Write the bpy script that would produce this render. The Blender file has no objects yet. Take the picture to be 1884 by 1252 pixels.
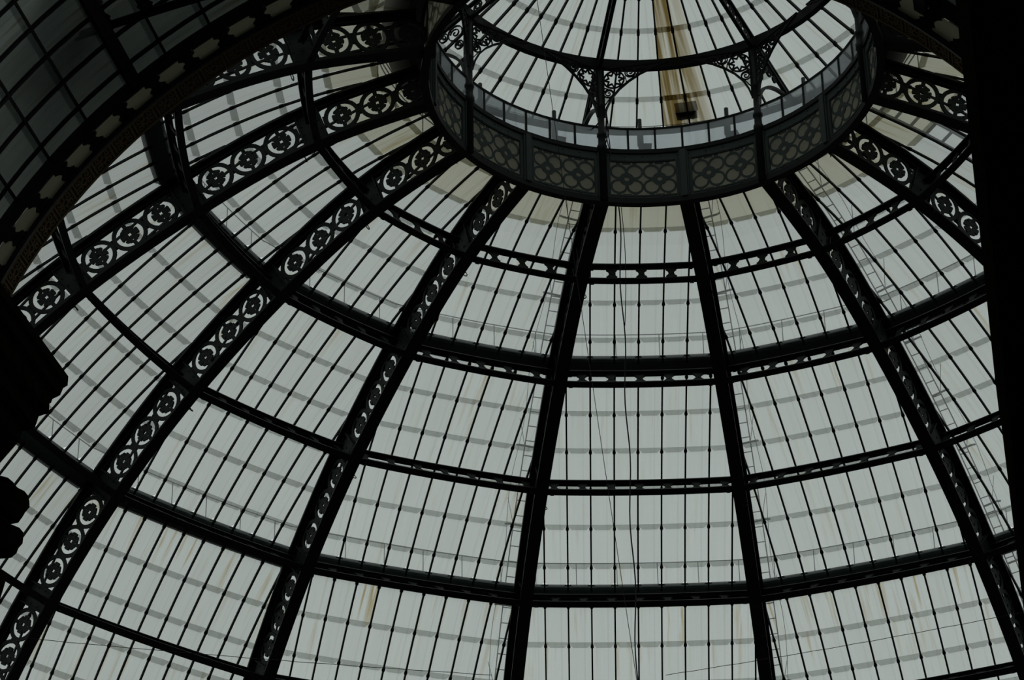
import bpy, math, random
from mathutils import Vector, Matrix
from mathutils.geometry import tessellate_polygon
random.seed(7)
S = bpy.context.scene
COL = S.collection
R = math.radians
sin, cos, pi = math.sin, math.cos, math.pi

# ------------------------------------------------------------------ camera
W_PX, F_PX = 1884.0, 4857.73
cam_d = bpy.data.cameras.new('camera')
cam = bpy.data.objects.new('camera', cam_d)
COL.objects.link(cam)
cam_d.sensor_width = 36.0
cam_d.lens = F_PX / W_PX * 36.0
cam_d.clip_start, cam_d.clip_end = 0.1, 600.0
right = (0.99705535, 0.07539564, -0.01400429)
up = (0.05031552, -0.50538316, 0.86142684)
back = (0.0578703, -0.85959488, -0.50768856)
cam.matrix_world = Matrix(((right[0], up[0], back[0], 0), (right[1], up[1], back[1], 0),
                           (right[2], up[2], back[2], 0), (0, 0, 0, 1)))
S.camera = cam

# ------------------------------------------------------------------ sky, exposure
wd = bpy.data.worlds.new('overcast_sky')
S.world = wd
wd.use_nodes = True
nt = wd.node_tree
nt.nodes.clear()
wo = nt.nodes.new('ShaderNodeOutputWorld')
bg = nt.nodes.new('ShaderNodeBackground')
tc = nt.nodes.new('ShaderNodeTexCoord')
sx = nt.nodes.new('ShaderNodeSeparateXYZ')
rp = nt.nodes.new('ShaderNodeValToRGB')
rp.color_ramp.elements[0].position = 0.47
rp.color_ramp.elements[0].color = (0.03, 0.03, 0.03, 1)
rp.color_ramp.elements[1].position = 0.52
rp.color_ramp.elements[1].color = (0.915, 1.0, 0.97, 1)
mp = nt.nodes.new('ShaderNodeMapRange')
mp.inputs[1].default_value, mp.inputs[2].default_value = -1, 1
nt.links.new(tc.outputs['Generated'], sx.inputs[0])
nt.links.new(sx.outputs[2], mp.inputs[0])
nt.links.new(mp.outputs[0], rp.inputs[0])
nt.links.new(rp.outputs[0], bg.inputs[0])
nt.links.new(bg.outputs[0], wo.inputs[0])
bg.inputs[1].default_value = 0.63
S.view_settings.view_transform = 'Standard'
S.view_settings.look = 'None'
S.view_settings.exposure = 0.0
S.view_settings.gamma = 1.0
S.view_settings.use_curve_mapping = False
try:
    S.cycles.transparent_max_bounces = 32
except Exception:
    pass

# ------------------------------------------------------------------ materials
def mat_base(name):
    m = bpy.data.materials.new(name)
    m.use_nodes = True
    n = m.node_tree
    n.nodes.clear()
    out = n.nodes.new('ShaderNodeOutputMaterial')
    return m, n, out

def N(n, t, **kw):
    x = n.nodes.new(t)
    for k, v in kw.items():
        setattr(x, k, v)
    return x

def paint(name, col, col2, rough=0.55, scale=3.0, metallic=0.0, bump=0.0):
    m, n, out = mat_base(name)
    b = N(n, 'ShaderNodeBsdfPrincipled')
    tcn = N(n, 'ShaderNodeTexCoord')
    nz = N(n, 'ShaderNodeTexNoise')
    nz.inputs['Scale'].default_value = scale
    nz.inputs['Detail'].default_value = 4
    mx = N(n, 'ShaderNodeMix', data_type='RGBA')
    mx.inputs[6].default_value = (*col, 1)
    mx.inputs[7].default_value = (*col2, 1)
    n.links.new(tcn.outputs['Object'], nz.inputs['Vector'])
    n.links.new(nz.outputs[0], mx.inputs[0])
    n.links.new(mx.outputs[2], b.inputs['Base Color'])
    b.inputs['Roughness'].default_value = rough
    b.inputs['Metallic'].default_value = metallic
    b.inputs['Specular IOR Level'].default_value = 0.25 if rough < .85 else 0.0
    if bump:
        bp = N(n, 'ShaderNodeBump')
        bp.inputs['Strength'].default_value = bump
        n.links.new(nz.outputs[0], bp.inputs['Height'])
        n.links.new(bp.outputs[0], b.inputs['Normal'])
    n.links.new(b.outputs[0], out.inputs[0])
    return m

def math_node(n, op, a, b=None, clamp=False):
    x = N(n, 'ShaderNodeMath', operation=op)
    x.use_clamp = clamp
    for i, v in enumerate((a, b)):
        if v is None:
            continue
        if isinstance(v, (int, float)):
            x.inputs[i].default_value = v
        else:
            n.links.new(v, x.inputs[i])
    return x.outputs[0]

def glass(name, clear, stain, amount, frost=0.15, stripes=True, lo=0.50, hi=0.78, every=False):
    """rough roof glass: lets the sky through, partly scattered; dirt and rust run down each pane"""
    m, n, out = mat_base(name)
    at = N(n, 'ShaderNodeAttribute', attribute_name='puv')
    sp = N(n, 'ShaderNodeSeparateXYZ')
    n.links.new(at.outputs['Vector'], sp.inputs[0])
    oi = N(n, 'ShaderNodeObjectInfo')
    rnd = oi.outputs['Random']
    cb = N(n, 'ShaderNodeCombineXYZ')
    n.links.new(math_node(n, 'MULTIPLY', sp.outputs[0], 7.0), cb.inputs[0])
    n.links.new(math_node(n, 'MULTIPLY', sp.outputs[1], 0.45), cb.inputs[1])
    n.links.new(math_node(n, 'MULTIPLY', rnd, 57.0), cb.inputs[2])
    nz = N(n, 'ShaderNodeTexNoise')
    nz.inputs['Scale'].default_value = 1.0
    nz.inputs['Detail'].default_value = 3.0
    n.links.new(cb.outputs[0], nz.inputs['Vector'])
    mr = N(n, 'ShaderNodeMapRange', interpolation_type='SMOOTHSTEP')
    mr.inputs[1].default_value, mr.inputs[2].default_value = lo, hi
    n.links.new(nz.outputs[0], mr.inputs[0])
    # runs fade towards the pane's foot, and only some panes are badly stained
    fade = math_node(n, 'SUBTRACT', 1.15, math_node(n, 'MULTIPLY', sp.outputs[1], 0.75), True)
    pick = N(n, 'ShaderNodeMapRange')
    pick.inputs[1].default_value, pick.inputs[2].default_value = 0.35, 1.0
    pick.inputs[3].default_value, pick.inputs[4].default_value = (1.0, 1.0) if every else (0.12, 1.0)
    n.links.new(rnd, pick.inputs[0])
    s = math_node(n, 'MULTIPLY', mr.outputs[0], fade)
    s = math_node(n, 'MULTIPLY', s, pick.outputs[0])
    s = math_node(n, 'MULTIPLY', s, sp.outputs[2])
    s = math_node(n, 'MULTIPLY', s, amount, True)
    mx = N(n, 'ShaderNodeMix', data_type='RGBA')
    mx.inputs[6].default_value = (*clear, 1)
    mx.inputs[7].default_value = (*stain, 1)
    n.links.new(s, mx.inputs[0])
    # overall dust, finer
    cb2 = N(n, 'ShaderNodeCombineXYZ')
    n.links.new(math_node(n, 'MULTIPLY', sp.outputs[0], 8.0), cb2.inputs[0])
    n.links.new(math_node(n, 'MULTIPLY', sp.outputs[1], 0.4), cb2.inputs[1])
    n.links.new(math_node(n, 'MULTIPLY', rnd, 31.0), cb2.inputs[2])
    nz2 = N(n, 'ShaderNodeTexNoise')
    nz2.inputs['Scale'].default_value = 1.0
    nz2.inputs['Detail'].default_value = 2.0
    n.links.new(cb2.outputs[0], nz2.inputs['Vector'])
    d = math_node(n, 'ADD', math_node(n, 'MULTIPLY', nz2.outputs[0], 0.05), 0.955)
    d = math_node(n, 'ADD', d, math_node(n, 'MULTIPLY', rnd, 0.025))
    if stripes:   # a faint darker stripe down each pane beside its bar
        g = math_node(n, 'ABSOLUTE', math_node(n, 'SUBTRACT', sp.outputs[0], 0.20))
        g = math_node(n, 'SUBTRACT', 1.0, math_node(n, 'DIVIDE', g, 0.03), True)
        d = math_node(n, 'SUBTRACT', d, math_node(n, 'MULTIPLY', g, 0.05))
    # a dusty layer swallows more of the light that crosses it at a slant
    ge = N(n, 'ShaderNodeNewGeometry')
    dt = N(n, 'ShaderNodeVectorMath', operation='DOT_PRODUCT')
    n.links.new(ge.outputs['Incoming'], dt.inputs[0])
    n.links.new(ge.outputs['Normal'], dt.inputs[1])
    cs = math_node(n, 'MAXIMUM', math_node(n, 'ABSOLUTE', dt.outputs['Value']), 0.2)
    ex = math_node(n, 'SUBTRACT', math_node(n, 'DIVIDE', 1.0, cs), 1.0)
    d = math_node(n, 'MULTIPLY', d, math_node(n, 'POWER', 0.72, ex))
    v = N(n, 'ShaderNodeMix', data_type='RGBA', blend_type='MULTIPLY')
    v.inputs[0].default_value = 1.0
    n.links.new(mx.outputs[2], v.inputs[6])
    cc = N(n, 'ShaderNodeCombineColor')
    for i in range(3):
        n.links.new(d, cc.inputs[i])
    n.links.new(cc.outputs[0], v.inputs[7])
    tr = N(n, 'ShaderNodeBsdfTransparent')
    tl = N(n, 'ShaderNodeBsdfTranslucent')
    ms = N(n, 'ShaderNodeMixShader')
    ms.inputs[0].default_value = frost
    n.links.new(v.outputs[2], tr.inputs[0])
    n.links.new(v.outputs[2], tl.inputs[0])
    n.links.new(tr.outputs[0], ms.inputs[1])
    n.links.new(tl.outputs[0], ms.inputs[2])
    n.links.new(ms.outputs[0], out.inputs[0])
    return m

def frosted(name, col, col2, trans=0.5, scale=4.0):
    m, n, out = mat_base(name)
    tcn = N(n, 'ShaderNodeTexCoord')
    nz = N(n, 'ShaderNodeTexNoise')
    nz.inputs['Scale'].default_value = scale
    n.links.new(tcn.outputs['Object'], nz.inputs['Vector'])
    mx = N(n, 'ShaderNodeMix', data_type='RGBA')
    mx.inputs[6].default_value = (*col, 1)
    mx.inputs[7].default_value = (*col2, 1)
    n.links.new(nz.outputs[0], mx.inputs[0])
    df = N(n, 'ShaderNodeBsdfDiffuse')
    tl = N(n, 'ShaderNodeBsdfTranslucent')
    ms = N(n, 'ShaderNodeMixShader')
    ms.inputs[0].default_value = trans
    n.links.new(mx.outputs[2], df.inputs[0])
    n.links.new(mx.outputs[2], tl.inputs[0])
    n.links.new(df.outputs[0], ms.inputs[1])
    n.links.new(tl.outputs[0], ms.inputs[2])
    n.links.new(ms.outputs[0], out.inputs[0])
    return m

IRON = paint('iron_black_paint', (0.008, 0.010, 0.010), (0.013, 0.016, 0.015), 0.5)
IRON_G = paint('iron_grey_green_paint', (0.02, 0.027, 0.026), (0.03, 0.038, 0.036), 0.6)
IRON_D = paint('iron_drum_paint', (0.06, 0.078, 0.076), (0.085, 0.105, 0.10), 0.65, 9.0)
GUTM = paint('gutter_green_paint', (0.06, 0.09, 0.08), (0.08, 0.115, 0.10), 0.6)
ZINC = paint('zinc_weathered', (0.10, 0.115, 0.12), (0.15, 0.165, 0.17), 0.5)
STONE = paint('stone_near_black', (0.010, 0.008, 0.006), (0.022, 0.018, 0.013), 0.9, 5.0, 0.0, 0.3)  # near-black brown stone tone, slightly mottled
STUCCO = paint('stucco_brown', (0.16, 0.12, 0.075), (0.26, 0.20, 0.13), 0.9, 14.0, 0.0, 0.6)
WALLM = paint('wall_plaster_dark', (0.10, 0.085, 0.07), (0.16, 0.14, 0.115), 0.9, 1.5)
FLOORM = paint('floor_marble', (0.10, 0.085, 0.075), (0.16, 0.14, 0.12), 0.5, 0.6)
RUBBER = paint('cable_rubber', (0.01, 0.01, 0.01), (0.015, 0.015, 0.015), 0.6)
GLASS = glass('dome_glass', (0.835, 0.845, 0.835), (0.64, 0.55, 0.36), 1.5)
GLASS_TAN = glass('dome_glass_tan_shaded', (0.745, 0.735, 0.665), (0.60, 0.54, 0.38), 1.3)  # top rows: tan stain, and the lantern eave's shade put into the tint
GLASS_RUST = glass('lantern_glass_rusty', (0.80, 0.79, 0.75), (0.42, 0.345, 0.20), 1.25, 0.15, True, 0.30, 0.66, True)
GLASS_BAND = glass('band_glass', (0.80, 0.83, 0.84), (0.62, 0.66, 0.68), 0.8, 0.3, False)
GLASS_ARM = glass('vault_glass', (0.80, 0.83, 0.82), (0.5, 0.45, 0.35), 1.2, 0.2)
BEIGE = frosted('beige_backing', (0.74, 0.73, 0.64), (0.82, 0.81, 0.72), 0.72)
BEIGE_ARM = frosted('beige_arch_backing', (0.66, 0.64, 0.54), (0.80, 0.78, 0.66), 0.75)
COVERM = frosted('cover_sheet', (0.18, 0.20, 0.20), (0.38, 0.38, 0.345), 0.8, 0.9)

# ------------------------------------------------------------------ mesh building
class MB:
    def __init__(s, org=(0, 0, 0)):
        s.v, s.f, s.o = [], [], Vector(org)
        s.puv = []

    def add(s, verts, faces):
        k = len(s.v)
        s.v += [tuple(Vector(p) - s.o) for p in verts]
        s.f += [tuple(i + k for i in f) for f in faces]

    def box(s, c, ax, ay, az):
        c, ax, ay, az = Vector(c), Vector(ax), Vector(ay), Vector(az)
        p = [c + i * ax + j * ay + k * az for i in (-1, 1) for j in (-1, 1) for k in (-1, 1)]
        s.add(p, [(0, 1, 3, 2), (4, 6, 7, 5), (0, 4, 5, 1), (2, 3, 7, 6), (0, 2, 6, 4), (1, 5, 7, 3)])

    def sweep(s, rings, close=False, cap=True):
        """rings: list of equal-length point loops"""
        n = len(rings[0])
        vs = [p for r in rings for p in r]
        fs = []
        m = len(rings)
        for i in range(m if close else m - 1):
            a, b = i * n, ((i + 1) % m) * n
            for j in range(n):
                k = (j + 1) % n
                fs.append((a + j, a + k, b + k, b + j))
        if cap and not close:
            fs.append(tuple(reversed(range(n))))
            fs.append(tuple((m - 1) * n + j for j in range(n)))
        s.add(vs, fs)

    def tube(s, pts, r, n=6, close=False):
        pts = [Vector(p) for p in pts]
        rings = []
        m = len(pts)
        for i, p in enumerate(pts):
            a = pts[(i - 1) % m] if (i > 0 or close) else pts[i]
            b = pts[(i + 1) % m] if (i < m - 1 or close) else pts[i]
            d = (b - a).normalized()
            u = d.cross(Vector((0.13, 0.21, 0.97)))
            if u.length < 1e-3:
                u = d.cross(Vector((1, 0, 0)))
            u.normalize()
            w = d.cross(u)
            rr = r[i] if isinstance(r, (list, tuple)) else r
            rings.append([p + rr * (cos(2 * pi * q / n) * u + sin(2 * pi * q / n) * w) for q in range(n)])
        s.sweep(rings, close)

    def strip(s, pts, w, th, fr, close=False):
        """flat bar of width w following 2D points; fr maps (x, y, depth) to 3D"""
        pts = [Vector((p[0], p[1])) for p in pts]
        m = len(pts)
        rings = []
        for i, p in enumerate(pts):
            a = pts[(i - 1) % m] if (i > 0 or close) else pts[i]
            b = pts[(i + 1) % m] if (i < m - 1 or close) else pts[i]
            d1 = (p - a).normalized() if (p - a).length > 1e-9 else (b - p).normalized()
            d2 = (b - p).normalized() if (b - p).length > 1e-9 else d1
            n1 = Vector((-d1.y, d1.x)); n2 = Vector((-d2.y, d2.x))
            nn = n1 + n2
            if nn.length < 1e-6:
                nn = n1
            nn.normalize()
            k = w / 2 / max(0.45, nn.dot(n1))
            q1, q2 = p + nn * k, p - nn * k
            rings.append([fr(q1.x, q1.y, -th / 2), fr(q2.x, q2.y, -th / 2), fr(q2.x, q2.y, th / 2), fr(q1.x, q1.y, th / 2)])
        s.sweep(rings, close)

    def ring(s, cx, cy, r0, r1, th, fr, n=20):
        s.strip([(cx + (r0 + r1) / 2 * cos(2 * pi * i / n), cy + (r0 + r1) / 2 * sin(2 * pi * i / n)) for i in range(n)],
                r1 - r0, th, fr, True)

    def poly(s, pts, th, fr):
        m = len(pts)
        tri = tessellate_polygon([[Vector((p[0], p[1], 0)) for p in pts]])
        vs = [fr(p[0], p[1], -th / 2) for p in pts] + [fr(p[0], p[1], th / 2) for p in pts]
        fs = [tuple(t) for t in tri] + [tuple(i + m for i in reversed(t)) for t in tri]
        fs += [(i, (i + 1) % m, (i + 1) % m + m, i + m) for i in range(m)]
        s.add(vs, fs)

    def mesh(s, name, mat, smooth=False):
        me = bpy.data.meshes.new(name)
        me.from_pydata(s.v, [], s.f)
        me.materials.append(mat)
        if s.puv:
            at = me.attributes.new('puv', 'FLOAT_VECTOR', 'POINT')
            at.data.foreach_set('vector', [c for p in s.puv for c in p])
        if smooth:
            me.polygons.foreach_set('use_smooth', [True] * len(me.polygons))
        me.update()
        return me

    def build(s, name, mat, parent=None, smooth=False):
        return obj(name, s.mesh(name, mat, smooth), parent)

def obj(name, me, parent=None, loc=(0, 0, 0), rot=(0, 0, 0)):
    o = bpy.data.objects.new(name, me)
    COL.objects.link(o)
    o.location, o.rotation_euler = loc, rot
    if parent:
        o.parent = parent
    return o

def tag(o, label=None, cat=None, group=None, kind=None):
    for k, v in (('label', label), ('category', cat), ('group', group), ('kind', kind)):
        if v:
            o[k] = v
    return o

def thing(name, label, cat, loc=(0, 0, 0), rz=0.0, group=None):
    o = obj(name, None, None, loc, (0, 0, rz))
    o.empty_display_size = 0.3
    return tag(o, label, cat, group)

def copy_tree(o, parent=None):
    c = o.copy()
    COL.objects.link(c)
    c.parent = parent
    for ch in list(o.children):
        copy_tree(ch, c)
    return c

# ------------------------------------------------------------------ dome geometry (metres, camera at 0,0,0)
CX, CY = 0.0, 50.0
PHI = R(82.5105)
A16 = R(22.5)
SN, CS = sin(A16 / 2), cos(A16 / 2)
PR = [(5.30, 36.50), (8.02, 35.78), (10.90, 34.33), (13.59, 32.50), (16.0, 30.30), (18.0, 27.86), (19.66, 25.14), (20.85, 22.2)]
TS = [0.0]
for a, b in zip(PR, PR[1:]):
    TS.append(TS[-1] + math.dist(a, b))

def nspline(s, y):
    n = len(s)
    h = [s[i + 1] - s[i] for i in range(n - 1)]
    c = [0.0] * n; l = [1.0] * n; mu = [0.0] * n; z = [0.0] * n
    for i in range(1, n - 1):
        al = 3 * ((y[i + 1] - y[i]) / h[i] - (y[i] - y[i - 1]) / h[i - 1])
        l[i] = 2 * (s[i + 1] - s[i - 1]) - h[i - 1] * mu[i - 1]
        mu[i] = h[i] / l[i]
        z[i] = (al - h[i - 1] * z[i - 1]) / l[i]
    for j in range(n - 2, -1, -1):
        c[j] = z[j] - mu[j] * c[j + 1]
    def f(t):
        i = 0
        while i < n - 2 and t > s[i + 1]:
            i += 1
        d = t - s[i]
        b = (y[i + 1] - y[i]) / h[i] - h[i] * (2 * c[i] + c[i + 1]) / 3
        e = (c[i + 1] - c[i]) / (3 * h[i])
        return y[i] + b * d + c[i] * d * d + e * d ** 3, b + 2 * c[i] * d + 3 * e * d * d
    return f
FR = nspline(TS, [p[0] for p in PR])
FZ = nspline(TS, [p[1] for p in PR])

def prof(t, o=0.0):
    """radius, height, tangent (dr,dz) at arc length t, offset o outwards"""
    r, dr = FR(t)
    z, dz = FZ(t)
    k = math.hypot(dr, dz)
    dr, dz = dr / k, dz / k
    return r - dz * o, z + dr * o, dr, dz

BULGE = 0.45
def bay(t, lat, o):
    """point of a bay in the bay's own frame: x outwards, y across, z up"""
    r, z, dr, dz = prof(t, o)
    h = r * SN
    ap = r * CS
    return Vector((ap + (r - ap) * BULGE * (1 - (lat / h) ** 2), lat, z))

def ribp(t, o, lat=0.0):
    r, z, dr, dz = prof(t, o)
    return Vector((r, lat, z))

def az_rib(k):
    return PHI - A16 * k

def polar(r, az, z):
    return Vector((CX + r * cos(az), CY + r * sin(az), z))

T_END = 19.6
RINGS_T = TS[1:7]
GLASS_O = 1.20
BAR = 0.648
LAP0, LAPD = 7.49, 1.083
LAPS = [LAP0 + LAPD * m for m in range(-6, 12)]
LAPS = [t for t in LAPS if t < T_END]

# ------------------------------------------------------------------ setting: arm of the gallery
BETA = R(7.49)
U = Vector((sin(BETA), cos(BETA), 0))
V = Vector((cos(BETA), -sin(BETA), 0))
SAX, ZAX, RAX, LAX = -6.53, 17.96, 8.816, 32.873
def arm(lat, L, z):
    return V * lat + U * L + Vector((0, 0, z))
def vault(r, th, L):
    return arm(SAX + r * cos(th), L, ZAX + r * sin(th))

mb = MB(); mb.box((0, 30, -1.75), (60, 0, 0), (0, 80, 0), (0, 0, .15))
fl = mb.build('floor', FLOORM); tag(fl, kind='structure')
for nm, lat in (('wall_left', -16.2), ('wall_right', 3.4)):
    mb = MB(); mb.box(arm(lat, 9.0, 8.4), V * .4, U * 23.5, Vector((0, 0, 10)))
    tag(mb.build(nm, WALLM), kind='structure')
mb = MB()
for k in range(16):
    if k in (7, 8):
        continue
    a0, a1 = az_rib(k), az_rib(k + 1)
    if k in (6, 9):
        pass
    p = [polar(r_, a, z) for a in (a0, a1) for r_ in (20.7, 22.2) for z in (-1.6, 22.3)]
    mb.add(p, [(0, 1, 3, 2), (4, 6, 7, 5), (0, 4, 5, 1), (2, 3, 7, 6), (0, 2, 6, 4), (1, 5, 7, 3)])
tag(mb.build('wall_far', WALLM), kind='structure')

# ---- cornices of the two arm walls (their far ends stand against the dome)
def prism(name, pts, L0, L1, mat, parent=None):
    mb = MB()
    mb.poly(pts, 1.0, lambda x, y, d: arm(x, L0 if d < 0 else L1, y))
    return mb.build(name, mat, parent)

rc = thing('stone_cornice', 'dark stone cornice edge filling the right side of the view', 'cornice', arm(2.0, 30, 18))
def local_fix(o, par):
    o.parent = par
    o.matrix_parent_inverse = Matrix.Translation(-Vector(par.location))
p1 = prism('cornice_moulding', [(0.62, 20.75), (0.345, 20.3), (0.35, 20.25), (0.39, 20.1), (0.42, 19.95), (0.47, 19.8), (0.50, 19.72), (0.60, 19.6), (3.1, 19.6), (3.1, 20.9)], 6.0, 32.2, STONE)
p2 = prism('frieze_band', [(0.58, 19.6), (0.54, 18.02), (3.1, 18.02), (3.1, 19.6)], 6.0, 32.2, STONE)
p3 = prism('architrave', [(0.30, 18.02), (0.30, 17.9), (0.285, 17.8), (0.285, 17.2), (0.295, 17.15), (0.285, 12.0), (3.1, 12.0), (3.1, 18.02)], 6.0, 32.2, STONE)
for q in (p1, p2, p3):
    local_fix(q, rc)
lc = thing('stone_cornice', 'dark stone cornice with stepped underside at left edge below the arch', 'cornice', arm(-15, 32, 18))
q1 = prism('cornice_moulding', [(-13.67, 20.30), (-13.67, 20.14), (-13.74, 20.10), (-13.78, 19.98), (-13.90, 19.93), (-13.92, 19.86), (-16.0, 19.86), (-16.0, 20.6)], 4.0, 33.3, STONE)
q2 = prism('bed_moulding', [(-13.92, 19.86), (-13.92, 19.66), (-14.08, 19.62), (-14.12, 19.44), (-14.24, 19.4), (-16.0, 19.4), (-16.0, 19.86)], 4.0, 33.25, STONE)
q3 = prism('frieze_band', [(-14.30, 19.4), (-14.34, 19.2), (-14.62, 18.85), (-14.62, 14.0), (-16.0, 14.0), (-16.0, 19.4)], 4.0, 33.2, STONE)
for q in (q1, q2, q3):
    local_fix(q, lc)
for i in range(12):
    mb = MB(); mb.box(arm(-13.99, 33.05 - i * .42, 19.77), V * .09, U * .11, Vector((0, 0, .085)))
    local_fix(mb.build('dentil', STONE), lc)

# carved scrolls of the capital below the left cornice
cp = thing('carved_capital', 'dark carved stone capital with bulging leaf scrolls at lower left edge', 'capital', arm(-14.6, 32.9, 17.2))
def scroll(latc, zc, rx, rz, L):
    mb = MB()
    n1, n2 = 10, 18
    rings = []
    for i in range(n2):
        a = 2 * pi * i / n2
        k = 1 + .10 * cos(5 * a + zc)
        rings.append((latc + rx * k * cos(a), zc + rz * k * sin(a)))
    m = MB()
    loops = []
    for j, (d, sc) in enumerate(((-.34, .45), (-.24, .85), (-.08, 1.0), (.08, 1.0), (.24, .85), (.34, .45))):
        loops.append([arm(latc + (x - latc) * sc, L + d, zc + (z - zc) * sc) for x, z in rings])
    m.sweep(loops)
    # curl
    sp = []
    for i in range(26):
        a = i * .42
        rr = .85 - .028 * i
        sp.append(arm(latc + rx * rr * cos(a), L - .36, zc + rz * rr * sin(a)))
    m.tube(sp, .035, 5)
    return m
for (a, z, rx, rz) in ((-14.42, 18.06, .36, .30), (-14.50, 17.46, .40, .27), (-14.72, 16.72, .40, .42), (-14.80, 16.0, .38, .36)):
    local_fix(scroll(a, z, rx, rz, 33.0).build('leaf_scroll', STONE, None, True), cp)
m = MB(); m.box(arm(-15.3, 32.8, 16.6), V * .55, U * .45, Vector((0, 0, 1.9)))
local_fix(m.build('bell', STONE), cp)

# ---- end arch of the arm: stucco soffit with panels, then a cast-iron frieze
TH0, TH1 = R(16), R(164)
L_FR = 32.46
arch = thing('arch_soffit', 'brown stucco arch ring with small ornamented panels framing the dome', 'arch', arm(SAX, LAX, ZAX))
mb = MB()
na = 74
loops = []
for i in range(na + 1):
    th = TH0 + (TH1 - TH0) * i / na
    loops.append([vault(RAX + .035, th, L_FR), vault(RAX + .035, th, LAX), vault(RAX + .16, th, LAX), vault(RAX + .16, th, L_FR + .05)])
mb.sweep(loops)
local_fix(mb.build('arch_ring', STUCCO), arch)
def arc_strip(r0, r1, L0, L1, mat, name, par, n=na):
    m = MB()
    lp = []
    for i in range(n + 1):
        th = TH0 + (TH1 - TH0) * i / n
        lp.append([vault(r0, th, L0), vault(r0, th, L1), vault(r1, th, L1), vault(r1, th, L0)])
    m.sweep(lp)
    o = m.build(name, mat)
    if par:
        local_fix(o, par)
    return o
arc_strip(RAX, RAX + .05, LAX - .05, LAX, STUCCO, 'edge_fillet', arch)
arc_strip(RAX, RAX + .05, L_FR, L_FR + .05, STUCCO, 'edge_fillet', arch)
pitch = R(3.02)
npan = int((TH1 - TH0) / pitch)
pan_me = None
for i in range(npan):
    th = TH0 + pitch * (i + .5)
    if pan_me is None:
        m = MB()
        hw, hl = RAX * pitch * .42, .165
        F = lambda x, y, d: (x, y, d)
        m.strip([(-hw, -hl), (hw, -hl), (hw, hl), (-hw, hl)], .03, .03, F, True)
        m.ring(0, 0, .05, .075, .03, F, 10)
        for sx_ in (-1, 1):
            for sy_ in (-1, 1):
                m.ring(sx_ * hw * .55, sy_ * hl * .5, .028, .05, .026, F, 8)
                m.strip([(sx_ * .05, sy_ * .03), (sx_ * hw * .4, sy_ * .02), (sx_ * hw * .9, sy_ * hl * .2)], .02, .024, F)
        m.strip([(0, -hl), (0, -.07)], .022, .024, F); m.strip([(0, hl), (0, .07)], .022, .024, F)
        pan_me = m.mesh('soffit_panel', STUCCO)
    ex = (V * -sin(th) + Vector((0, 0, cos(th))))
    ez = -(V * cos(th) + Vector((0, 0, sin(th))))
    M = Matrix((ex, U, ez)).transposed().to_4x4()
    M.translation = vault(RAX + .022, th, (LAX + L_FR) / 2)
    o = obj('soffit_panel', pan_me)
    o.matrix_world = M
    o.parent = arch
    o.matrix_parent_inverse = Matrix.Translation(-Vector(arch.location))

fz = thing('arch_frieze', 'dark iron arch girder with long star slots over beige, behind the panelled arch ring', 'girder', arm(SAX, L_FR, ZAX))
R0, R1 = RAX - .02, RAX + .46
arc_strip(R0, R0 + .09, L_FR - .06, L_FR - .02, IRON, 'inner_chord', fz)
arc_strip(R1 - .09, R1 + .17, L_FR - .06, L_FR - .02, IRON, 'outer_chord', fz)
arc_strip(R0 + .1, R1 - .1, L_FR - .03, L_FR, BEIGE_ARM, 'backing', fz)
fp = R(4.27)
nf = int((TH1 - TH0) / fp)
half = (R1 - R0) / 2 - .09
DARK = [(-.155, -half), (.155, -half), (.115, -half * .72), (.155, -half * .55), (.095, -half * .30), (.075, 0), (.095, half * .30), (.155, half * .55), (.115, half * .72),
        (.155, half), (-.155, half), (-.115, half * .72), (-.155, half * .55), (-.095, half * .30), (-.075, 0), (-.095, -half * .30), (-.155, -half * .55), (-.115, -half * .72)]
m = MB(); m.poly(DARK, .05, lambda x, y, d: (x, d, y))
m.poly([(-.07, -.06), (.07, -.06), (.05, .06), (-.05, .06)], .08, lambda x, y, d: (x, d, y))
slot_me = m.mesh('slot_casting', IRON)
for i in range(nf):
    th = TH0 + fp * (i + .5)
    ex = (V * -sin(th) + Vector((0, 0, cos(th))))
    ez = (V * cos(th) + Vector((0, 0, sin(th))))
    M = Matrix((ex, U, ez)).transposed().to_4x4()
    M.translation = vault((R0 + R1) / 2, th, L_FR - .06)
    o = obj('slot_casting', slot_me)
    o.matrix_world = M
    o.parent = fz
    o.matrix_parent_inverse = Matrix.Translation(-Vector(fz.location))

# ---- glass vault of the arm (the ceiling over the camera)
RV = RAX + .62
ceil = obj('ceiling', None, None, arm(SAX, 30, ZAX)); tag(ceil, kind='structure')
VL0, VL1 = 26.0, L_FR + .05
rows_th = [R(x) for x in (100.6, 105.7, 110.8, 115.9, 121.0, 126.2, 130.6, 136.4, 141.7, 146.9, 152.0, 157.2, 162.0)]
barsL = [32.05 - .70 * i for i in range(9)]
def vpane(th0, th1, L0, L1, dirt):
    m = MB()
    ps, uv = [], []
    n = 3
    for k in range(n + 1):
        th = th1 + (th0 - th1) * k / n      # from the top of the pane down
        for L in (L0, L1):
            for dr in (0.0, 0.012):
                ps.append(vault(RV + dr + .02 * k / n, th, L))
                uv.append((abs(L - L0), RV * abs(th1 - th0) * k / n, dirt))
    fs = []
    for k in range(n):
        a, b = 4 * k, 4 * k + 4
        fs += [(a, b, b + 2, a + 2), (a + 1, a + 3, b + 3, b + 1), (a, a + 1, b + 1, b), (a + 2, b + 2, b + 3, a + 3)]
    fs += [(0, 2, 3, 1), (4 * n, 4 * n + 1, 4 * n + 3, 4 * n + 2)]
    m.add(ps, fs); m.puv = uv
    return m
for i, (a, b) in enumerate(zip(rows_th, rows_th[1:])):
    edges = [VL1] + barsL
    for j in range(len(edges) - 1):
        local_fix(vpane(b + .012, a, edges[j + 1] + .02, edges[j] - .02, .8).build('pane', GLASS_ARM), ceil)
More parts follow.
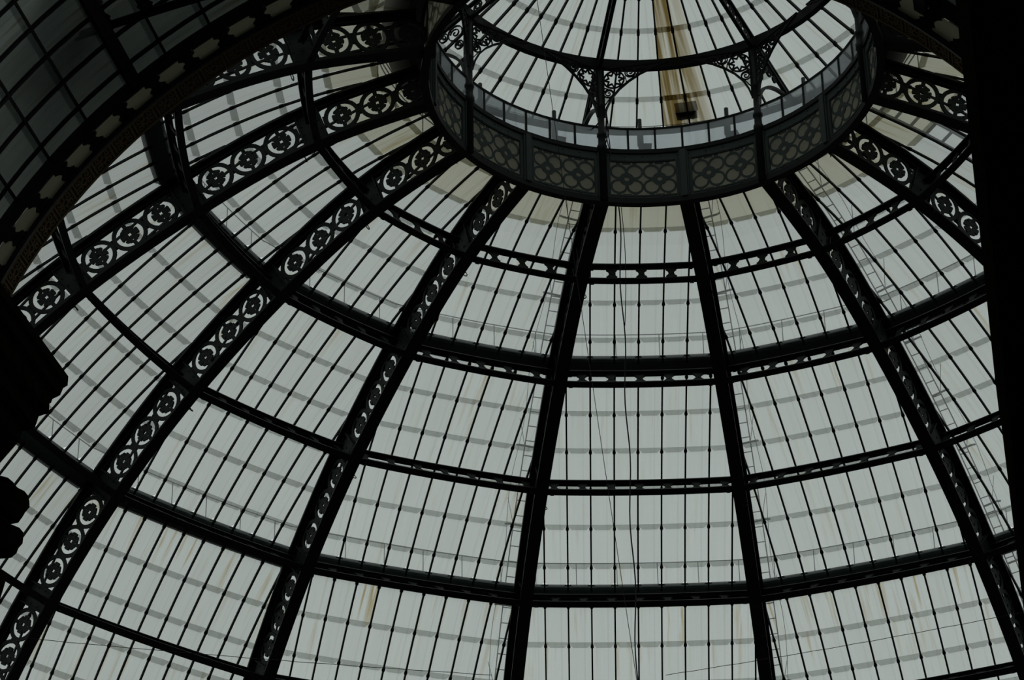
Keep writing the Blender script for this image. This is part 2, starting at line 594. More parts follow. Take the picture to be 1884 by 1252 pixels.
for (t0, t1) in ((R(17), R(58)), (R(58), R(100.6))):
    local_fix(vpane(t1, t0, VL0, VL1, .3).build('pane', GLASS_ARM), ceil)
for (t0, t1) in ((R(17), R(58)), (R(58), R(100.6)), (R(100.6), R(130)), (R(130), R(162))):
    local_fix(vpane(t1, t0, -14, VL0, .3).build('pane', GLASS_ARM), ceil)
for L in barsL + [31.0 - .7 * i for i in range(8, 40, 4)]:
    m = MB()
    m.sweep([[vault(RV - .03, R(x), L - .03), vault(RV - .03, R(x), L + .03), vault(RV + .02, R(x), L + .03), vault(RV + .02, R(x), L - .03)] for x in range(18, 163, 3)])
    local_fix(m.build('glazing_bar', IRON), ceil)
for th, w, d in ((R(130.45), .24, .22), (R(101), .30, .42), (R(74), .30, .42), (R(45), .30, .42), (R(160), .34, .5)):
    m = MB()
    h = w / 2 / RV
    m.sweep([[vault(RV - .05, th - h, L), vault(RV - .05, th + h, L), vault(RV - .12, th + h, L), vault(RV - .12, th - h, L)] for L in (-14, L_FR - .05)])
    m.sweep([[vault(RV - d, th - h * .8, L), vault(RV - d, th + h * .8, L), vault(RV - d + .06, th + h * .8, L), vault(RV - d + .06, th - h * .8, L)] for L in (-14, L_FR - .05)])
    for i in range(24):
        L = L_FR - .5 - i * .95
        m.box(vault(RV - d / 2, th, L), U * .05, V * .02, Vector((0, 0, d / 2 - .05)))
    local_fix(m.build('purlin', IRON), ceil)
for th in rows_th:
    m = MB(); h = .022 / RV
    m.sweep([[vault(RV - .03, th - h, L), vault(RV - .03, th + h, L), vault(RV + .01, th + h, L), vault(RV + .01, th - h, L)] for L in (VL0, L_FR - .03)])
    local_fix(m.build('lap_rail', IRON_G), ceil)
# sheeting laid over the vault outside
m = MB()
lp = []
for i in range(200):
    L = L_FR + .55 - i * .24
    k = .05 * sin(i * 1.7) + .03 * sin(i * .9)
    lp.append([vault(RV + .20 + k, R(x), L) for x in range(14, 167, 4)])
n2 = len(lp[0])
m.add([p for r_ in lp for p in r_], [(i * n2 + j, i * n2 + j + 1, (i + 1) * n2 + j + 1, (i + 1) * n2 + j) for i in range(len(lp) - 1) for j in range(n2 - 1)])
cv = m.build('cover_sheet', COVERM)
tag(cv, 'dark sheeting spread over the glass vault at upper left', 'sheet')

# ------------------------------------------------------------------ dome ribs
rib_labels = {
    -6: 'iron rosette rib mostly hidden behind the panelled arch at the top edge',
    -5: 'iron rosette rib at top left running into the drum, cut off by the arch',
    -4: 'iron rosette rib second down on the left, from the drum to the left arch foot',
    -3: 'iron rosette rib sweeping from the drum to the lower left corner',
    -2: 'slanted iron rosette rib, first one left of the two edge-on ribs',
    -1: 'black edge-on iron rib, left one of the centre pair, with cable beside it',
    0: 'black edge-on iron rib, right one of the centre pair, without cable',
    1: 'slanted iron rosette rib, first one right of the two edge-on ribs',
    2: 'iron rosette rib with clear round flowers running into the right wall at mid height',
    3: 'short stretch of iron rosette rib at upper right between drum and wall',
    4: 'iron rosette rib hidden behind the arch at the upper right of the drum'}
foot = ribp(T_END, 0)
def make_rib():
    root = thing('dome_rib', 'x', 'rib')
    ts = [.05 + i * .35 for i in range(int(T_END / .35) + 1)]
    for nm, o0, o1, w in (('inner_flange', -.03, .025, .175), ('outer_flange', 1.075, 1.135, .175)):
        m = MB(foot)
        m.sweep([[ribp(t, o0, -w), ribp(t, o0, w), ribp(t, o1, w), ribp(t, o1, -w)] for t in ts])
        a, b = (o1, .14) if o0 < .5 else (.97, o0)
        for y in (-.045, .045):
            m.sweep([[ribp(t, a, y - .012), ribp(t, a, y + .012), ribp(t, b, y + .012), ribp(t, b, y - .012)] for t in ts])
        m.build(nm, IRON, root)
    # rosette castings
    m = MB()
    Fm = lambda x, y, d: (x, d, y)
    m.ring(0, 0, .345, .445, .035, Fm, 28)
    fo, fi = [], []
    n = 120
    for i in range(n):
        a = 2 * pi * i / n
        k = (a * 6 / (2 * pi)) % 1.0
        q = abs(k - .5) * 2
        ro = .245 if q < .62 else (.236 if q < .86 else .15)
        if q < .12:
            ro = .236
        ri = .048 + .012 * cos(6 * a + pi)
        fo.append((ro * cos(a + pi / 6), ro * sin(a + pi / 6)))
        fi.append((ri * cos(a + pi / 6), ri * sin(a + pi / 6)))
    vs = [Fm(x, y, d) for d in (-.018, .018) for (x, y) in fo + fi]
    fs = []
    for i in range(n):
        j = (i + 1) % n
        fs += [(i, j, n + j, n + i), (2 * n + i, 3 * n + i, 3 * n + j, 2 * n + j), (i, 2 * n + i, 2 * n + j, j), (n + i, n + j, 3 * n + j, 3 * n + i)]
    m.add(vs, fs)
    for sg in (-1, 1):
        m.box((0, 0, sg * .28), (.05, 0, 0), (0, .017, 0), (0, 0, .085))
        m.box((0, 0, sg * .44), (.07, 0, 0), (0, .017, 0), (0, 0, .03))
        m.box((sg * .435, 0, 0), (.03, 0, 0), (0, .017, 0), (0, 0, .15))
    ros = m.mesh('rosette', IRON_G)
    def put(me, name, t, o, lat=0.0):
        r_, z_, dr, dz = prof(t, o)
        obj(name, me, root, Vector((r_, lat, z_)) - foot, (0, math.atan2(-dz, dr), 0))
    centers = []
    gus = []
    for i, tr in enumerate(RINGS_T):
        gus.append((tr, .315))
        t_prev = RINGS_T[i - 1] if i else TS[1] - 3.245
        L = tr - t_prev
        for j in range(3):
            centers.append(t_prev + .32 + (L - .64) * (j + .5) / 3)
    for j in range(1):
        centers.append(RINGS_T[-1] + .32 + .45)
    for t in centers:
        if t > .25:
            put(ros, 'rosette', t, .555)
    gm = MB(); gm.box((0, 0, 0), (.315, 0, 0), (0, .02, 0), (0, 0, .50))
    for x in (-.22, 0, .22):
        for z in (-.38, -.13, .13, .38):
            gm.box((x, 0, z), (.022, 0, 0), (0, .035, 0), (0, 0, .022))
    for x in (-.28, .28):
        gm.box((x, 0, 0), (.012, 0, 0), (0, .09, 0), (0, 0, .46))
    gme = gm.mesh('gusset_plate', IRON_G)
    for t, h in gus:
        put(gme, 'gusset_plate', t, .555)
    em = MB(); em.tube([(0, .075 * cos(a), -.02 + .075 * sin(a) * 1.35) for a in [2 * pi * i / 12 for i in range(12)]], .014, 5, True)
    eme = em.mesh('eyelet', IRON)
    for t in (RINGS_T[0] + .42, RINGS_T[2] + .42):
        put(eme, 'eyelet', t, -.09, -.12)
    return root
rib0 = make_rib()
for k in range(-6, 10):
    o = rib0 if k == -6 else copy_tree(rib0)
    az = az_rib(k)
    o.location = (CX + foot.x * cos(az), CY + foot.x * sin(az), foot.z)
    o.rotation_euler = (0, 0, az)
    if k in rib_labels:
        o['label'] = rib_labels[k]
    else:
        o['label'] = 'iron rosette rib on the near side of the dome above the vaulted arch'
        o['group'] = 'ribs hidden above the arch'

# ------------------------------------------------------------------ ring girders
ring_labels = ['smallest slotted iron ring of the dome, first below the drum, with long bright star slots',
               'second slotted iron ring below the drum, with the upper gutter on its back',
               'third slotted iron ring below the drum, midway down, without gutter',
               'fourth slotted iron ring below the drum, with the lower gutter on its back',
               'fifth slotted iron ring below the drum, seen across the lower left corner',
               'lowest slotted iron ring of the dome below the bottom edge of the view']
DEP = .59
for i, tr in enumerate(RINGS_T):
    root = thing('ring_girder', ring_labels[i], 'ring girder', (CX, CY, PR[i + 1][1]))
    org = (0, 0, PR[i + 1][1])
    h = prof(tr)[0] * SN - .12
    lats = [h * (j / 8.0) for j in range(-8, 9)]
    def chord(nm, o):
        m = MB(org)
        m.sweep([[bay(tr - .09, y, o - .022), bay(tr + .09, y, o - .022), bay(tr + .09, y, o + .022), bay(tr - .09, y, o + .022)] for y in lats])
        a, b = (o, o + .085) if o < .2 else (o - .085, o)
        m.sweep([[bay(tr - .02, y, a), bay(tr + .02, y, a), bay(tr + .02, y, b), bay(tr - .02, y, b)] for y in lats])
        for y in (-h + .16, h - .16):
            m.box(bay(tr + .05, y, o - .045), (0, .05, 0), (.03, 0, 0), (0, 0, .03))
        return m.mesh(nm, IRON)
    ic, oc = chord('inner_chord', 0.0), chord('outer_chord', DEP)
    hh = DEP / 2 - .05
    sc = hh / half
    m = MB()
    m.poly([(x * .92, y * sc) for x, y in DARK], .035, lambda x, y, d: (d, x, y))
    m.ring(0, 0, .0, .05, .05, lambda x, y, d: (d, x, y), 8)
    cast = m.mesh('slot_casting', IRON_G)
    r_, z_, dr, dz = prof(tr, DEP / 2)
    tilt = math.atan2(-dz, dr)
    nj = int((h - .1) / .77)
    for k in range(16):
        az = az_rib(k + .5)
        for nm, me in (('inner_chord', ic), ('outer_chord', oc)):
            obj(nm, me, root, (0, 0, 0), (0, 0, az))
        for j in range(-nj, nj + 1):
            p = bay(tr, j * .77, DEP / 2)
            obj('slot_casting', cast, root, (p.x * cos(az) - p.y * sin(az), p.x * sin(az) + p.y * cos(az), p.z - org[2]), (0, tilt, az))

# ------------------------------------------------------------------ glazed bays
bay_labels = {
    -5.5: 'glazed bay mostly hidden by the panelled arch at top left',
    -4.5: 'glazed bay between the two uppermost rosette ribs at left of the drum',
    -3.5: 'glazed bay of long slanting panes second up on the left, reaching the left edge',
    -2.5: 'glazed bay sweeping to the lower left corner with rust runs near its foot',
    -1.5: 'glazed bay left of the edge-on centre ribs, a ladder behind its right side',
    -.5: 'glazed bay between the two edge-on centre ribs, with a hanging cable before it',
    .5: 'glazed bay right of the edge-on centre pair of ribs, panes leaning right',
    1.5: 'glazed bay at right with a thin ladder showing along its left rib',
    2.5: 'short glazed bay at upper right with a broad ladder blurred behind it',
    3.5: 'sliver of tan glazed bay at upper right under the arch end'}
bay_org = Vector((prof(T_END)[0] * CS, 0, prof(T_END)[1]))
def hw_at(t, o=GLASS_O):
    return prof(t, o)[0] * SN - .02
def dirt_at(t):
    if t < 1.9:
        return 1.3
    for tr, v in ((TS[2], .75), (TS[4], 1.0), (TS[1], .45), (TS[3], .40), (TS[5], .5)):
        if tr - .2 < t < tr + 1.0:
            return v
        if tr + 1.0 <= t < tr + 2.0:
            return v * .5
    return .18
OVER = .155
def make_bay():
    root = thing('glazed_bay', 'x', 'glazed bay')
    spans = []
    edges = [.22] + [t for t in LAPS if t > .6] + [T_END]
    for a, b in zip(edges, edges[1:]):
        t0, t1 = a, b + (OVER if b < T_END - .1 else 0)
        for gi in (1, 3):       # the gutter channels interrupt the glass
            g0, g1 = RINGS_T[gi] - .09, RINGS_T[gi] + .40
            if t0 < g0 and t1 > g0:
                t1 = g0
            elif g0 <= t0 < g1:
                t0 = g1
        spans.append((a, b, t0, t1))
    jmax = 7
    for a, b, t0, t1 in spans:
        for j in range(-jmax, jmax):
            u0, u1 = j * BAR + .012, (j + 1) * BAR - .012
            def cl(u, t):
                h = hw_at(t)
                return max(-h, min(h, u))
            if abs(cl(u1, t1) - cl(u0, t1)) < .03:
                continue
            full = abs(cl(u1, t0) - cl(u0, t0)) > BAR * .9
            cut = .11 if abs(cl(u1, t1) - cl(u0, t1)) > BAR * .8 else .03
            ct = .12
            outline = [(cl(u0, t0), t0), (cl(u1, t0), t0)]
            tm = (t0 + t1 - ct) / 2
            outline += [(cl(u1, tm), tm), (cl(u1, t1 - ct), t1 - ct), (cl(u1, t1) - cut, t1), (cl(u0, t1) + cut, t1), (cl(u0, t1 - ct), t1 - ct), (cl(u0, tm), tm)]
            m = MB(bay_org)
            n = len(outline)
            ps, uv = [], []
            for top in (0, 1):
                for (u, t) in outline:
                    o = GLASS_O + .012 + .035 * (t - t0) / (t1 - t0) + .012 * top
                    ps.append(bay(t, u, o))
                    uv.append((u - j * BAR, t - t0, dirt_at(a)))
            fs = [(7, 6, 3, 2), (7, 2, 1, 0), (6, 5, 4, 3)]
            fs = fs + [tuple(n + i for i in reversed(f)) for f in fs] + [(i, (i + 1) % n, (i + 1) % n + n, i + n) for i in range(n)]
            m.add(ps, fs); m.puv = uv
            m.build('pane', GLASS_TAN if b < 2.2 else GLASS, root)
    clips = MB(bay_org)
    for j in range(-jmax, jmax + 1):
        y = j * BAR
        ts = [t for t in [.2 + .15 * i for i in range(int((T_END - .2) / .15))] if hw_at(t, GLASS_O - .04) > abs(y) + .02]
        if not ts:
            continue
        ts = ts[::3] + [ts[-1]]
        m = MB(bay_org)
        w = .022
        m.sweep([[bay(t, y - w, GLASS_O - .03), bay(t, y + w, GLASS_O - .03), bay(t, y + w, GLASS_O + .025), bay(t, y - w, GLASS_O + .025)] for t in ts])
        m.build('glazing_bar', IRON, root)
        for t in LAPS:
            if t > ts[0] + .2:
                c = bay(t + .10, y, GLASS_O)
                r_, z_, dr, dz = prof(t)
                T, Nn = Vector((dr, 0, dz)), Vector((-dz, 0, dr))
                clips.box(c, T * .055, Vector((0, .034, 0)), Nn * .03)
                clips.box(c + T * .01, T * .025, Vector((0, .045, 0)), Nn * .022)
    o = clips.build('lap_clips', IRON, root)
    o['kind'] = 'stuff'
    # rails under the glass at ribs
    return root
bay0 = make_bay()
for i in range(16):
    k = -5.5 + i
    o = bay0 if i == 0 else copy_tree(bay0)
    az = az_rib(k)
    o.location = (CX + bay_org.x * cos(az), CY + bay_org.x * sin(az), bay_org.z)
    o.rotation_euler = (0, 0, az)
    if k in bay_labels:
        o['label'] = bay_labels[k]
    else:
        o['label'] = 'glazed bay on the near side of the dome above the vaulted arch'
        o['group'] = 'glazed bays hidden above the arch'

# ------------------------------------------------------------------ gutters with railings outside rings 2 and 4
for ri, lab, lab2 in ((1, 'upper green roof gutter showing dark above the second ring', 'thin grey railing seen through the glass above the upper gutter'),
                      (3, 'lower green roof gutter showing dark above the fourth ring', 'thin grey railing seen through the glass above the lower gutter')):
    tr = RINGS_T[ri]
    z0 = prof(tr)[1]
    g = thing('roof_gutter', lab, 'gutter', (CX, CY, z0))
    rl = thing('walkway_railing', lab2, 'railing', (CX, CY, z0))
    rc_, zc_, dr, dz = prof(tr + .17, 1.30)
    h = (rc_) * SN
    prof_pts = []
    for q in range(9):
        a = pi + pi * q / 8
        prof_pts.append((.27 * cos(a), .15 * sin(a)))
    prof_pts += [(.31, 0.02), (.25, .02)] + [(.24 * cos(2 * pi - pi * q / 6), .12 * sin(2 * pi - pi * q / 6)) for q in range(7)] + [(-.25, .02), (-.31, .02)]
    mm = MB((0, 0, z0))
    loops = []
    for y in [h * (j / 6) for j in range(-6, 7)]:
        base = bay(tr + .17, y * .98, 1.30)
        T, Nn = Vector((dr, 0, dz)), Vector((-dz, 0, dr))
        loops.append([base + T * a + Nn * b for a, b in prof_pts])
    mm.sweep(loops)
    gme = mm.mesh('trough', GUTM)
    mr_ = MB((0, 0, z0))
    hr = (rc_ + .35) * SN
    def rail_pt(y, dz_):
        b = bay(tr - .15, y, 1.45)
        return Vector((b.x + .1, b.y, b.z + dz_))
    mr_.tube([rail_pt(hr * j / 5, .62) for j in range(-5, 6)], .014, 5)
    rme = mr_.mesh('handrail', ZINC)
    mp_ = MB(); mp_.tube([(0, 0, -.1), (0, 0, .62)], .013, 5)
    pme = mp_.mesh('railing_post', ZINC)
    for k in range(16):
        az = az_rib(k + .5)
        obj('trough', gme, g, (0, 0, 0), (0, 0, az))
        obj('handrail', rme, rl, (0, 0, 0), (0, 0, az))
        npst = 4 if ri == 1 else 6
        for j in range(npst):
            p = rail_pt(-hr + 2 * hr * (j + .5) / npst, 0)
            obj('railing_post', pme, rl, (p.x * cos(az) - p.y * sin(az), p.x * sin(az) + p.y * cos(az), p.z - z0))

# ------------------------------------------------------------------ ladders on the outside
def ladder(name, label, k, lat0, lat1, o, t0, t1, step, rr=.016, hooks=0):
    az = az_rib(k)
    f = bay(t1, (lat0 + lat1) / 2, o)
    root = thing(name, label, 'ladder', polar(0, 0, 0) + Vector((f.x * cos(az) - f.y * sin(az), f.x * sin(az) + f.y * cos(az), f.z)), az)
    h = SN * prof(t0, o)[0]
    for lt in (lat0, lat1):
        m = MB(f); m.tube([bay(t0 + (t1 - t0) * i / 12, lt, o) for i in range(13)], rr, 5)
        m.build('side_rail', ZINC, root)
    rm = MB(); rm.tube([(0, lat0 - (lat0 + lat1) / 2, 0), (0, lat1 - (lat0 + lat1) / 2, 0)], rr * .9, 5)
    rme = rm.mesh('rung', ZINC)
    t = t0 + step / 2
    while t < t1:
        obj('rung', rme, root, bay(t, (lat0 + lat1) / 2, o) - f)
        t += step
    if hooks:
        hm = MB(); hm.tube([(0, 0, 0), (.05, .12, .1), (.05, .26, .14)], .022, 5); hm.box((.05, .24, .14), (.05, 0, 0), (0, .03, 0), (0, 0, .07))
        hme = hm.mesh('stay_hook', ZINC)
        t = t0 + 1.0
        while t < t1:
            obj('stay_hook', hme, root, bay(t, lat1, o) - f, (0, 0, 0))
            t += hooks
    return root
# lateral sign: +y of a bay frame is the image's left
def along_rib(side, d0, d1):
    return d0, d1
def ladder_rib(label, kmid, side, t0, t1, hooks):
    """ladder that keeps beside a rib: built in short flights following the rib"""
    az = az_rib(kmid)
    f = bay(t1, side * (hw_at(t1) - .5), 1.5)
    root = thing('roof_ladder', label, 'ladder', Vector((CX + f.x * cos(az) - f.y * sin(az), CY + f.x * sin(az) + f.y * cos(az), f.z)), az)
    def P(t, d, o=1.5):
        return bay(t, side * (prof(t, o)[0] * SN - d), o)
    n = 30
    for d in (.10, .36):
        m = MB(f); m.tube([P(t0 + (t1 - t0) * i / n, d) for i in range(n + 1)], .017, 5)
        m.build('side_rail', ZINC, root)
    m = MB(f); m.tube([P(t0 + (t1 - t0) * i / n, .50 + .06 * sin(i * .9), 1.75) for i in range(n + 1)], .008, 4)
    m.build('safety_line', ZINC, root)
    t = t0 + .2
    while t < t1:
        m = MB(f); m.tube([P(t, .10), P(t, .36)], .015, 5); m.build('rung', ZINC, root)
        t += .42
    t = t0 + .9
    while t < t1:
        m = MB(f); m.tube([P(t, .12), P(t, .50, 1.55), P(t + .05, .56, 1.65)], .03, 5)
        m.tube([P(t, .36), P(t - .5, .5, 2.1)], .010, 4)
        m.build('stay_hook', ZINC, root); t += hooks
    return root
ladder_rib('thin grey roof ladder showing through the glass left of the edge-on left centre rib', -1.5, -1, 1.2, 18, 2.2)
ladder_rib('thin grey roof ladder showing through the glass just right of the edge-on right centre rib', .5, 1, 1.2, 18, 2.2)
ladder_rib('grey roof ladder with wire stays along the right side of the slanted right rib', 1.5, 1, 1.2, 18, 1.6)
ladder('roof_ladder', 'broad grey ladder blurred behind the glass at upper right by the drum', 2.5, .62, 1.15, 1.75, 1.0, 4.6, .40, .05)

# ------------------------------------------------------------------ drum under the lantern
RD, ZB, ZT = 5.25, 36.50, 37.90
drum = thing('lantern_drum', 'round dark iron drum of pierced flower panels at the top of the dome', 'drum', (CX, CY, ZB))
m = MB()
side = 2 * RD * SN
hp = ZT - ZB
Fp = lambda x, y, d: (d, x, y)
bk = MB(); bk.box((.055, 0, hp / 2), (.006, 0, 0), (0, side / 2 - .12, 0), (0, 0, hp / 2 - .06))
def bend(mb, n=6):
    # cut the boxes into short lengths, then wrap them round the drum
    out = MB()
    for b in range(0, len(mb.v), 8):
        p = mb.v[b:b + 8]
        x0, x1 = min(q[0] for q in p), max(q[0] for q in p)
        y0, y1 = min(q[1] for q in p), max(q[1] for q in p)
        z0, z1 = min(q[2] for q in p), max(q[2] for q in p)
        k = max(1, int((y1 - y0) / .2))
        out.sweep([[Vector(((RD + x) * cos(y / RD) - RD, (RD + x) * sin(y / RD), z)) for x, z in ((x0, z0), (x1, z0), (x1, z1), (x0, z1))]
                   for y in [y0 + (y1 - y0) * i / k for i in range(k + 1)]])
    return out
bme = bend(bk).mesh('backing', BEIGE)
# solid borders round the pierced field
pw, ph_ = .83, .50
cz = hp * .46
fm = MB()
yb, yt = cz - ph_, cz + ph_
fm.box((.02, 0, yb / 2), (.025, 0, 0), (0, side / 2 - .02, 0), (0, 0, yb / 2))
fm.box((.02, 0, (hp + yt) / 2), (.025, 0, 0), (0, side / 2 - .02, 0), (0, 0, (hp - yt) / 2))
for sg in (-1, 1):
    fm.box((.02, sg * (side / 2 + pw) / 2, cz), (.03, 0, 0), (0, (side / 2 - pw) / 2, 0), (0, 0, ph_))
    fm.box((-.012, sg * (pw + .03), cz), (.006, 0, 0), (0, .012, 0), (0, 0, ph_))
for z in (yb - .03, yt + .03):
    fm.box((-.012, 0, z), (.006, 0, 0), (0, pw, 0), (0, 0, .012))
for y in (-.9, -.45, 0, .45, .9):
    for z in (.09, hp - .10, hp - .22):
        fm.box((-.018, y, z), (.012, 0, 0), (0, .015, 0), (0, 0, .015))
fme = bend(fm).mesh('panel_frame', IRON_D)
qm = MB()
for sx_ in (-1, 1):
    for sy_ in (-1, 1):
        qm.ring(sx_ * .205, sy_ * .222, .166, .222, .012, Fp, 20)
# centre boss with a round hole, and little arms to the frame
qm.ring(0, 0, .066, .185, .014, Fp, 18)
for (x, y) in ((.207, .47), (-.207, .47), (.207, -.47), (-.207, -.47)):
    qm.box((0, x, y), (.008, 0, 0), (0, .05, 0), (0, 0, .045))
for sg in (-1, 1):
    qm.box((0, sg * .405, .232), (.008, 0, 0), (0, .025, 0), (0, 0, .05))
    qm.box((0, sg * .405, -.232), (.008, 0, 0), (0, .025, 0), (0, 0, .05))
    qm.box((0, 0, sg * .48), (.008, 0, 0), (0, .11, 0), (0, 0, .03))
    qm.box((0, 0, sg * .20), (.008, 0, 0), (0, .035, 0), (0, 0, .06))
    qm.box((0, sg * .19, 0), (.008, 0, 0), (0, .06, 0), (0, 0, .035))
qme = qm.mesh('quatrefoil', IRON_D)
pm = MB()
pm.box((-.02, 0, hp / 2), (.05, 0, 0), (0, .075, 0), (0, 0, hp / 2))
for y in (-.10, .10):
    pm.box((.0, y, hp / 2), (.03, 0, 0), (0, .02, 0), (0, 0, hp / 2 - .02))
pme = pm.mesh('pilaster', IRON_D)
def rim(nm, r0, r1, z0, z1, mat, n=64):
    mm = MB((0, 0, ZB))
    mm.sweep([[Vector((r_ * cos(a), r_ * sin(a), z)) for r_, z in ((r0, z0), (r1, z0), (r1, z1), (r0, z1))] for a in [PHI + 2 * pi * i / n for i in range(n)]], True)
    return mm.build(nm, mat, drum)
for k in range(16):
    am = az_rib(k + .5)
    p = obj('pierced_panel', fme, drum, (RD * cos(am), RD * sin(am), 0), (0, 0, am))
    obj('backing', bme, p)
    for sg in (-1, 1):
        obj('quatrefoil', qme, p, ((RD + .035) * cos(sg * .415 / RD) - RD, RD * sin(sg * .415 / RD), cz), (0, 0, sg * .415 / RD))
    a = az_rib(k)
    obj('pilaster', pme, drum, (RD * .995 * cos(a), RD * .995 * sin(a), 0), (0, 0, a))
rim('lower_rim', RD - .05, RD + .14, ZB - .13, ZB + .02, IRON, 64)
rim('upper_rim', RD - .06, RD + .16, ZT - .03, ZT + .09, IRON, 64)

# glass band on the drum
ZG0, ZG1 = ZT + .09, 38.66
bnd = thing('lantern_glass_band', 'low ring of upright grey panes standing on the drum', 'glass band', (CX, CY, ZG0))
RB = RD + .02
def poly_pt(k, r_):
    k0 = math.floor(k + 1e-6); q = k - k0
    a, b = az_rib(k0), az_rib(k0 + 1)
    a = a + (b - a) * q
    return Vector((r_ * cos(a), r_ * sin(a), 0))
for k in range(16):
    for j in range(3):
        a0, a1 = az_rib(k + j / 3), az_rib(k + (j + 1) / 3)
        mm = MB((0, 0, ZG0))
        ps, uv = [], []
        for a in (a0, a1):
            for z in (ZG0, ZG1):
                for dr_ in (0, .01):
                    ps.append(poly_pt(k + j / 3 if a == a0 else k + (j + 1) / 3, RB + dr_) + Vector((0, 0, z)))
                    uv.append((.69 * (a0 - a) / (a0 - a1 + 1e-9), ZG1 - z, 1.0))
        mm.add(ps, [(0, 1, 3, 2), (4, 6, 7, 5), (0, 4, 5, 1), (2, 3, 7, 6), (0, 2, 6, 4), (1, 5, 7, 3)])
        mm.puv = uv
        mm.build('pane', GLASS_BAND, bnd)
        mm = MB(); mm.box((0, 0, (ZG1 - ZG0) / 2), (.022, 0, 0), (0, .026, 0), (0, 0, (ZG1 - ZG0) / 2))
        obj('mullion', mm.mesh('mullion', IRON), bnd, poly_pt(k + j / 3, RB), (0, 0, a0))
mm = MB((0, 0, ZG0))
mm.sweep([[Vector((r_ * cos(a), r_ * sin(a), z)) for r_, z in ((RB - .03, ZG1 - .02), (RB + .03, ZG1 - .02), (RB + .03, ZG1 + .03), (RB - .03, ZG1 + .03))] for a in [PHI + 2 * pi * i / 64 for i in range(64)]], True)
mm.build('top_rail', IRON, bnd)

# ------------------------------------------------------------------ lantern posts with brackets, ring beam
ZBM = 40.46
post_lab = {-5: 'lantern post at the far left behind the arch edge with lace brackets', -3: 'lantern post at left of the lantern with clustered lace brackets',
            -1: 'lantern post in the middle, star bracket on either side, cables at its foot',
            1: 'lantern post right of the rusty strip with star brackets on either side', 3: 'lantern post at the right end of the glass band beside the arch',
            }
def make_post():
    org = Vector((RD, 0, ZB))
    root = thing('lantern_post', 'x', 'post')
    m = MB(org)
    hs = [(ZB - .1, .10), (ZT - .02, .10), (ZT, .13), (ZT + .14, .13), (ZT + .16, .10), (38.3, .095), (38.32, .125), (38.40, .125), (38.42, .09), (39.2, .085), (39.22, .11), (39.3, .11), (39.32, .085), (ZBM - .02, .085)]
    m.sweep([[Vector((RD - .06 + r_ * cos(2 * pi * q / 10), r_ * sin(2 * pi * q / 10), z)) for q in range(10)] for z, r_ in hs])
    m.build('shaft', IRON, root, True)
    # tangential star brackets: local 2D x away from the post, y down from the beam
    for sg in (-1, 1):
        g = R(22.5)
        ex = Vector((-sin(g), sg * cos(g), 0))
        ey = Vector((0, 0, -1))
        en = ex.cross(ey)
        o0 = Vector((RD - .06, 0, ZBM - .05))
        F = lambda x, y, d: o0 + ex * x + ey * y + en * d
        m = MB(org)
        m.strip([(.05, .0), (1.80, .0)], .035, .05, F)
        m.strip([(.10, .0), (.10, 1.5)], .04, .05, F)
        arc = [(1.48 - 1.36 * sin(a), .03 + 1.42 * (1 - cos(a)) ** 1.0) for a in [pi / 2 * i / 14 for i in range(15)]]
        arc = [(1.75, .02), (1.4, .13), (1.05, .28), (.75, .47), (.5, .68), (.3, .93), (.17, 1.2), (.09, 1.48)]
        m.strip(arc, .045, .06, F)
        cx_, cy_, r1 = .37, .36, .25
        star = []
        for i in range(16):
            a = 2 * pi * i / 16
            star.append((cx_ + (r1 if i % 2 == 0 else r1 * .56) * cos(a), cy_ + (r1 if i % 2 == 0 else r1 * .56) * sin(a)))
        m.strip(star, .036, .04, F, True)
        m.ring(cx_, cy_, r1 - .005, r1 + .035, .03, F, 20)
        for (sx_, sy_, rr, dirn) in ((.80, .20, .125, 1), (.22, .78, .11, -1)):
            sp = [(sx_ + rr * (1 - i / 22) * cos(dirn * i * .48), sy_ + rr * (1 - i / 22) * sin(dirn * i * .48)) for i in range(19)]
            m.strip(sp, .026, .035, F)
            m.ring(sx_, sy_, rr - .005, rr + .028, .03, F, 14)
        for a, b in (((.62, .12), (.55, .0)), ((.94, .14), (1.3, .02)), ((.94, .30), (1.2, .02)), ((.12, .60), (.22, .64)), ((.12, 1.12), (.26, .92)), ((.58, .60), (.53, .55)), ((.70, .50), (.66, .30))):
            m.strip([a, b], .026, .03, F)
        m.build('star_bracket', IRON, root)
    # bracket reaching out under the eave
    F = lambda x, y, d: Vector((RD + .05 + x, d, 38.75 + y))
    m = MB(org)
    top = lambda x: .404 * (4.9 - (RD + .05 + x)) + 40.95 - 38.75 - .14
    m.strip([(0, top(0)), (1.78, top(1.78))], .07, .10, F)
    m.strip([(0, 0), (0, top(0))], .06, .08, F)
    m.strip([(0.02 + 1.7 * (1 - cos(a)) , .05 + 1.12 * sin(a)) for a in [pi / 2 * i / 12 for i in range(13)]], .07, .10, F)
    for (x, y, rr) in ((.30, 1.42, .22), (.66, 1.42, .13), (.18, 1.02, .12), (.95, 1.34, .08)):
        m.ring(x, y, rr - .015, rr + .015, .05, F, 14)
        m.strip([(x + rr * .7 * (1 - i / 16) * cos(i * .6), y + rr * .7 * (1 - i / 16) * sin(i * .6)) for i in range(14)], .022, .04, F)
    m.build('eave_bracket', IRON_G, root)
    return root
post0 = make_post()
for i, k in enumerate((-7, -5, -3, -1, 1, 3, 5, 7)):
    o = post0 if i == 0 else copy_tree(post0)
    az = az_rib(k)
    o.location = (CX + RD * cos(az), CY + RD * sin(az), ZB)
    o.rotation_euler = (0, 0, az)
    if k in post_lab:
        o['label'] = post_lab[k]
    else:
        o['label'] = 'lantern post on the near side above the top edge of the view'
        o['group'] = 'lantern posts out of view'
mm = MB((0, 0, ZBM))
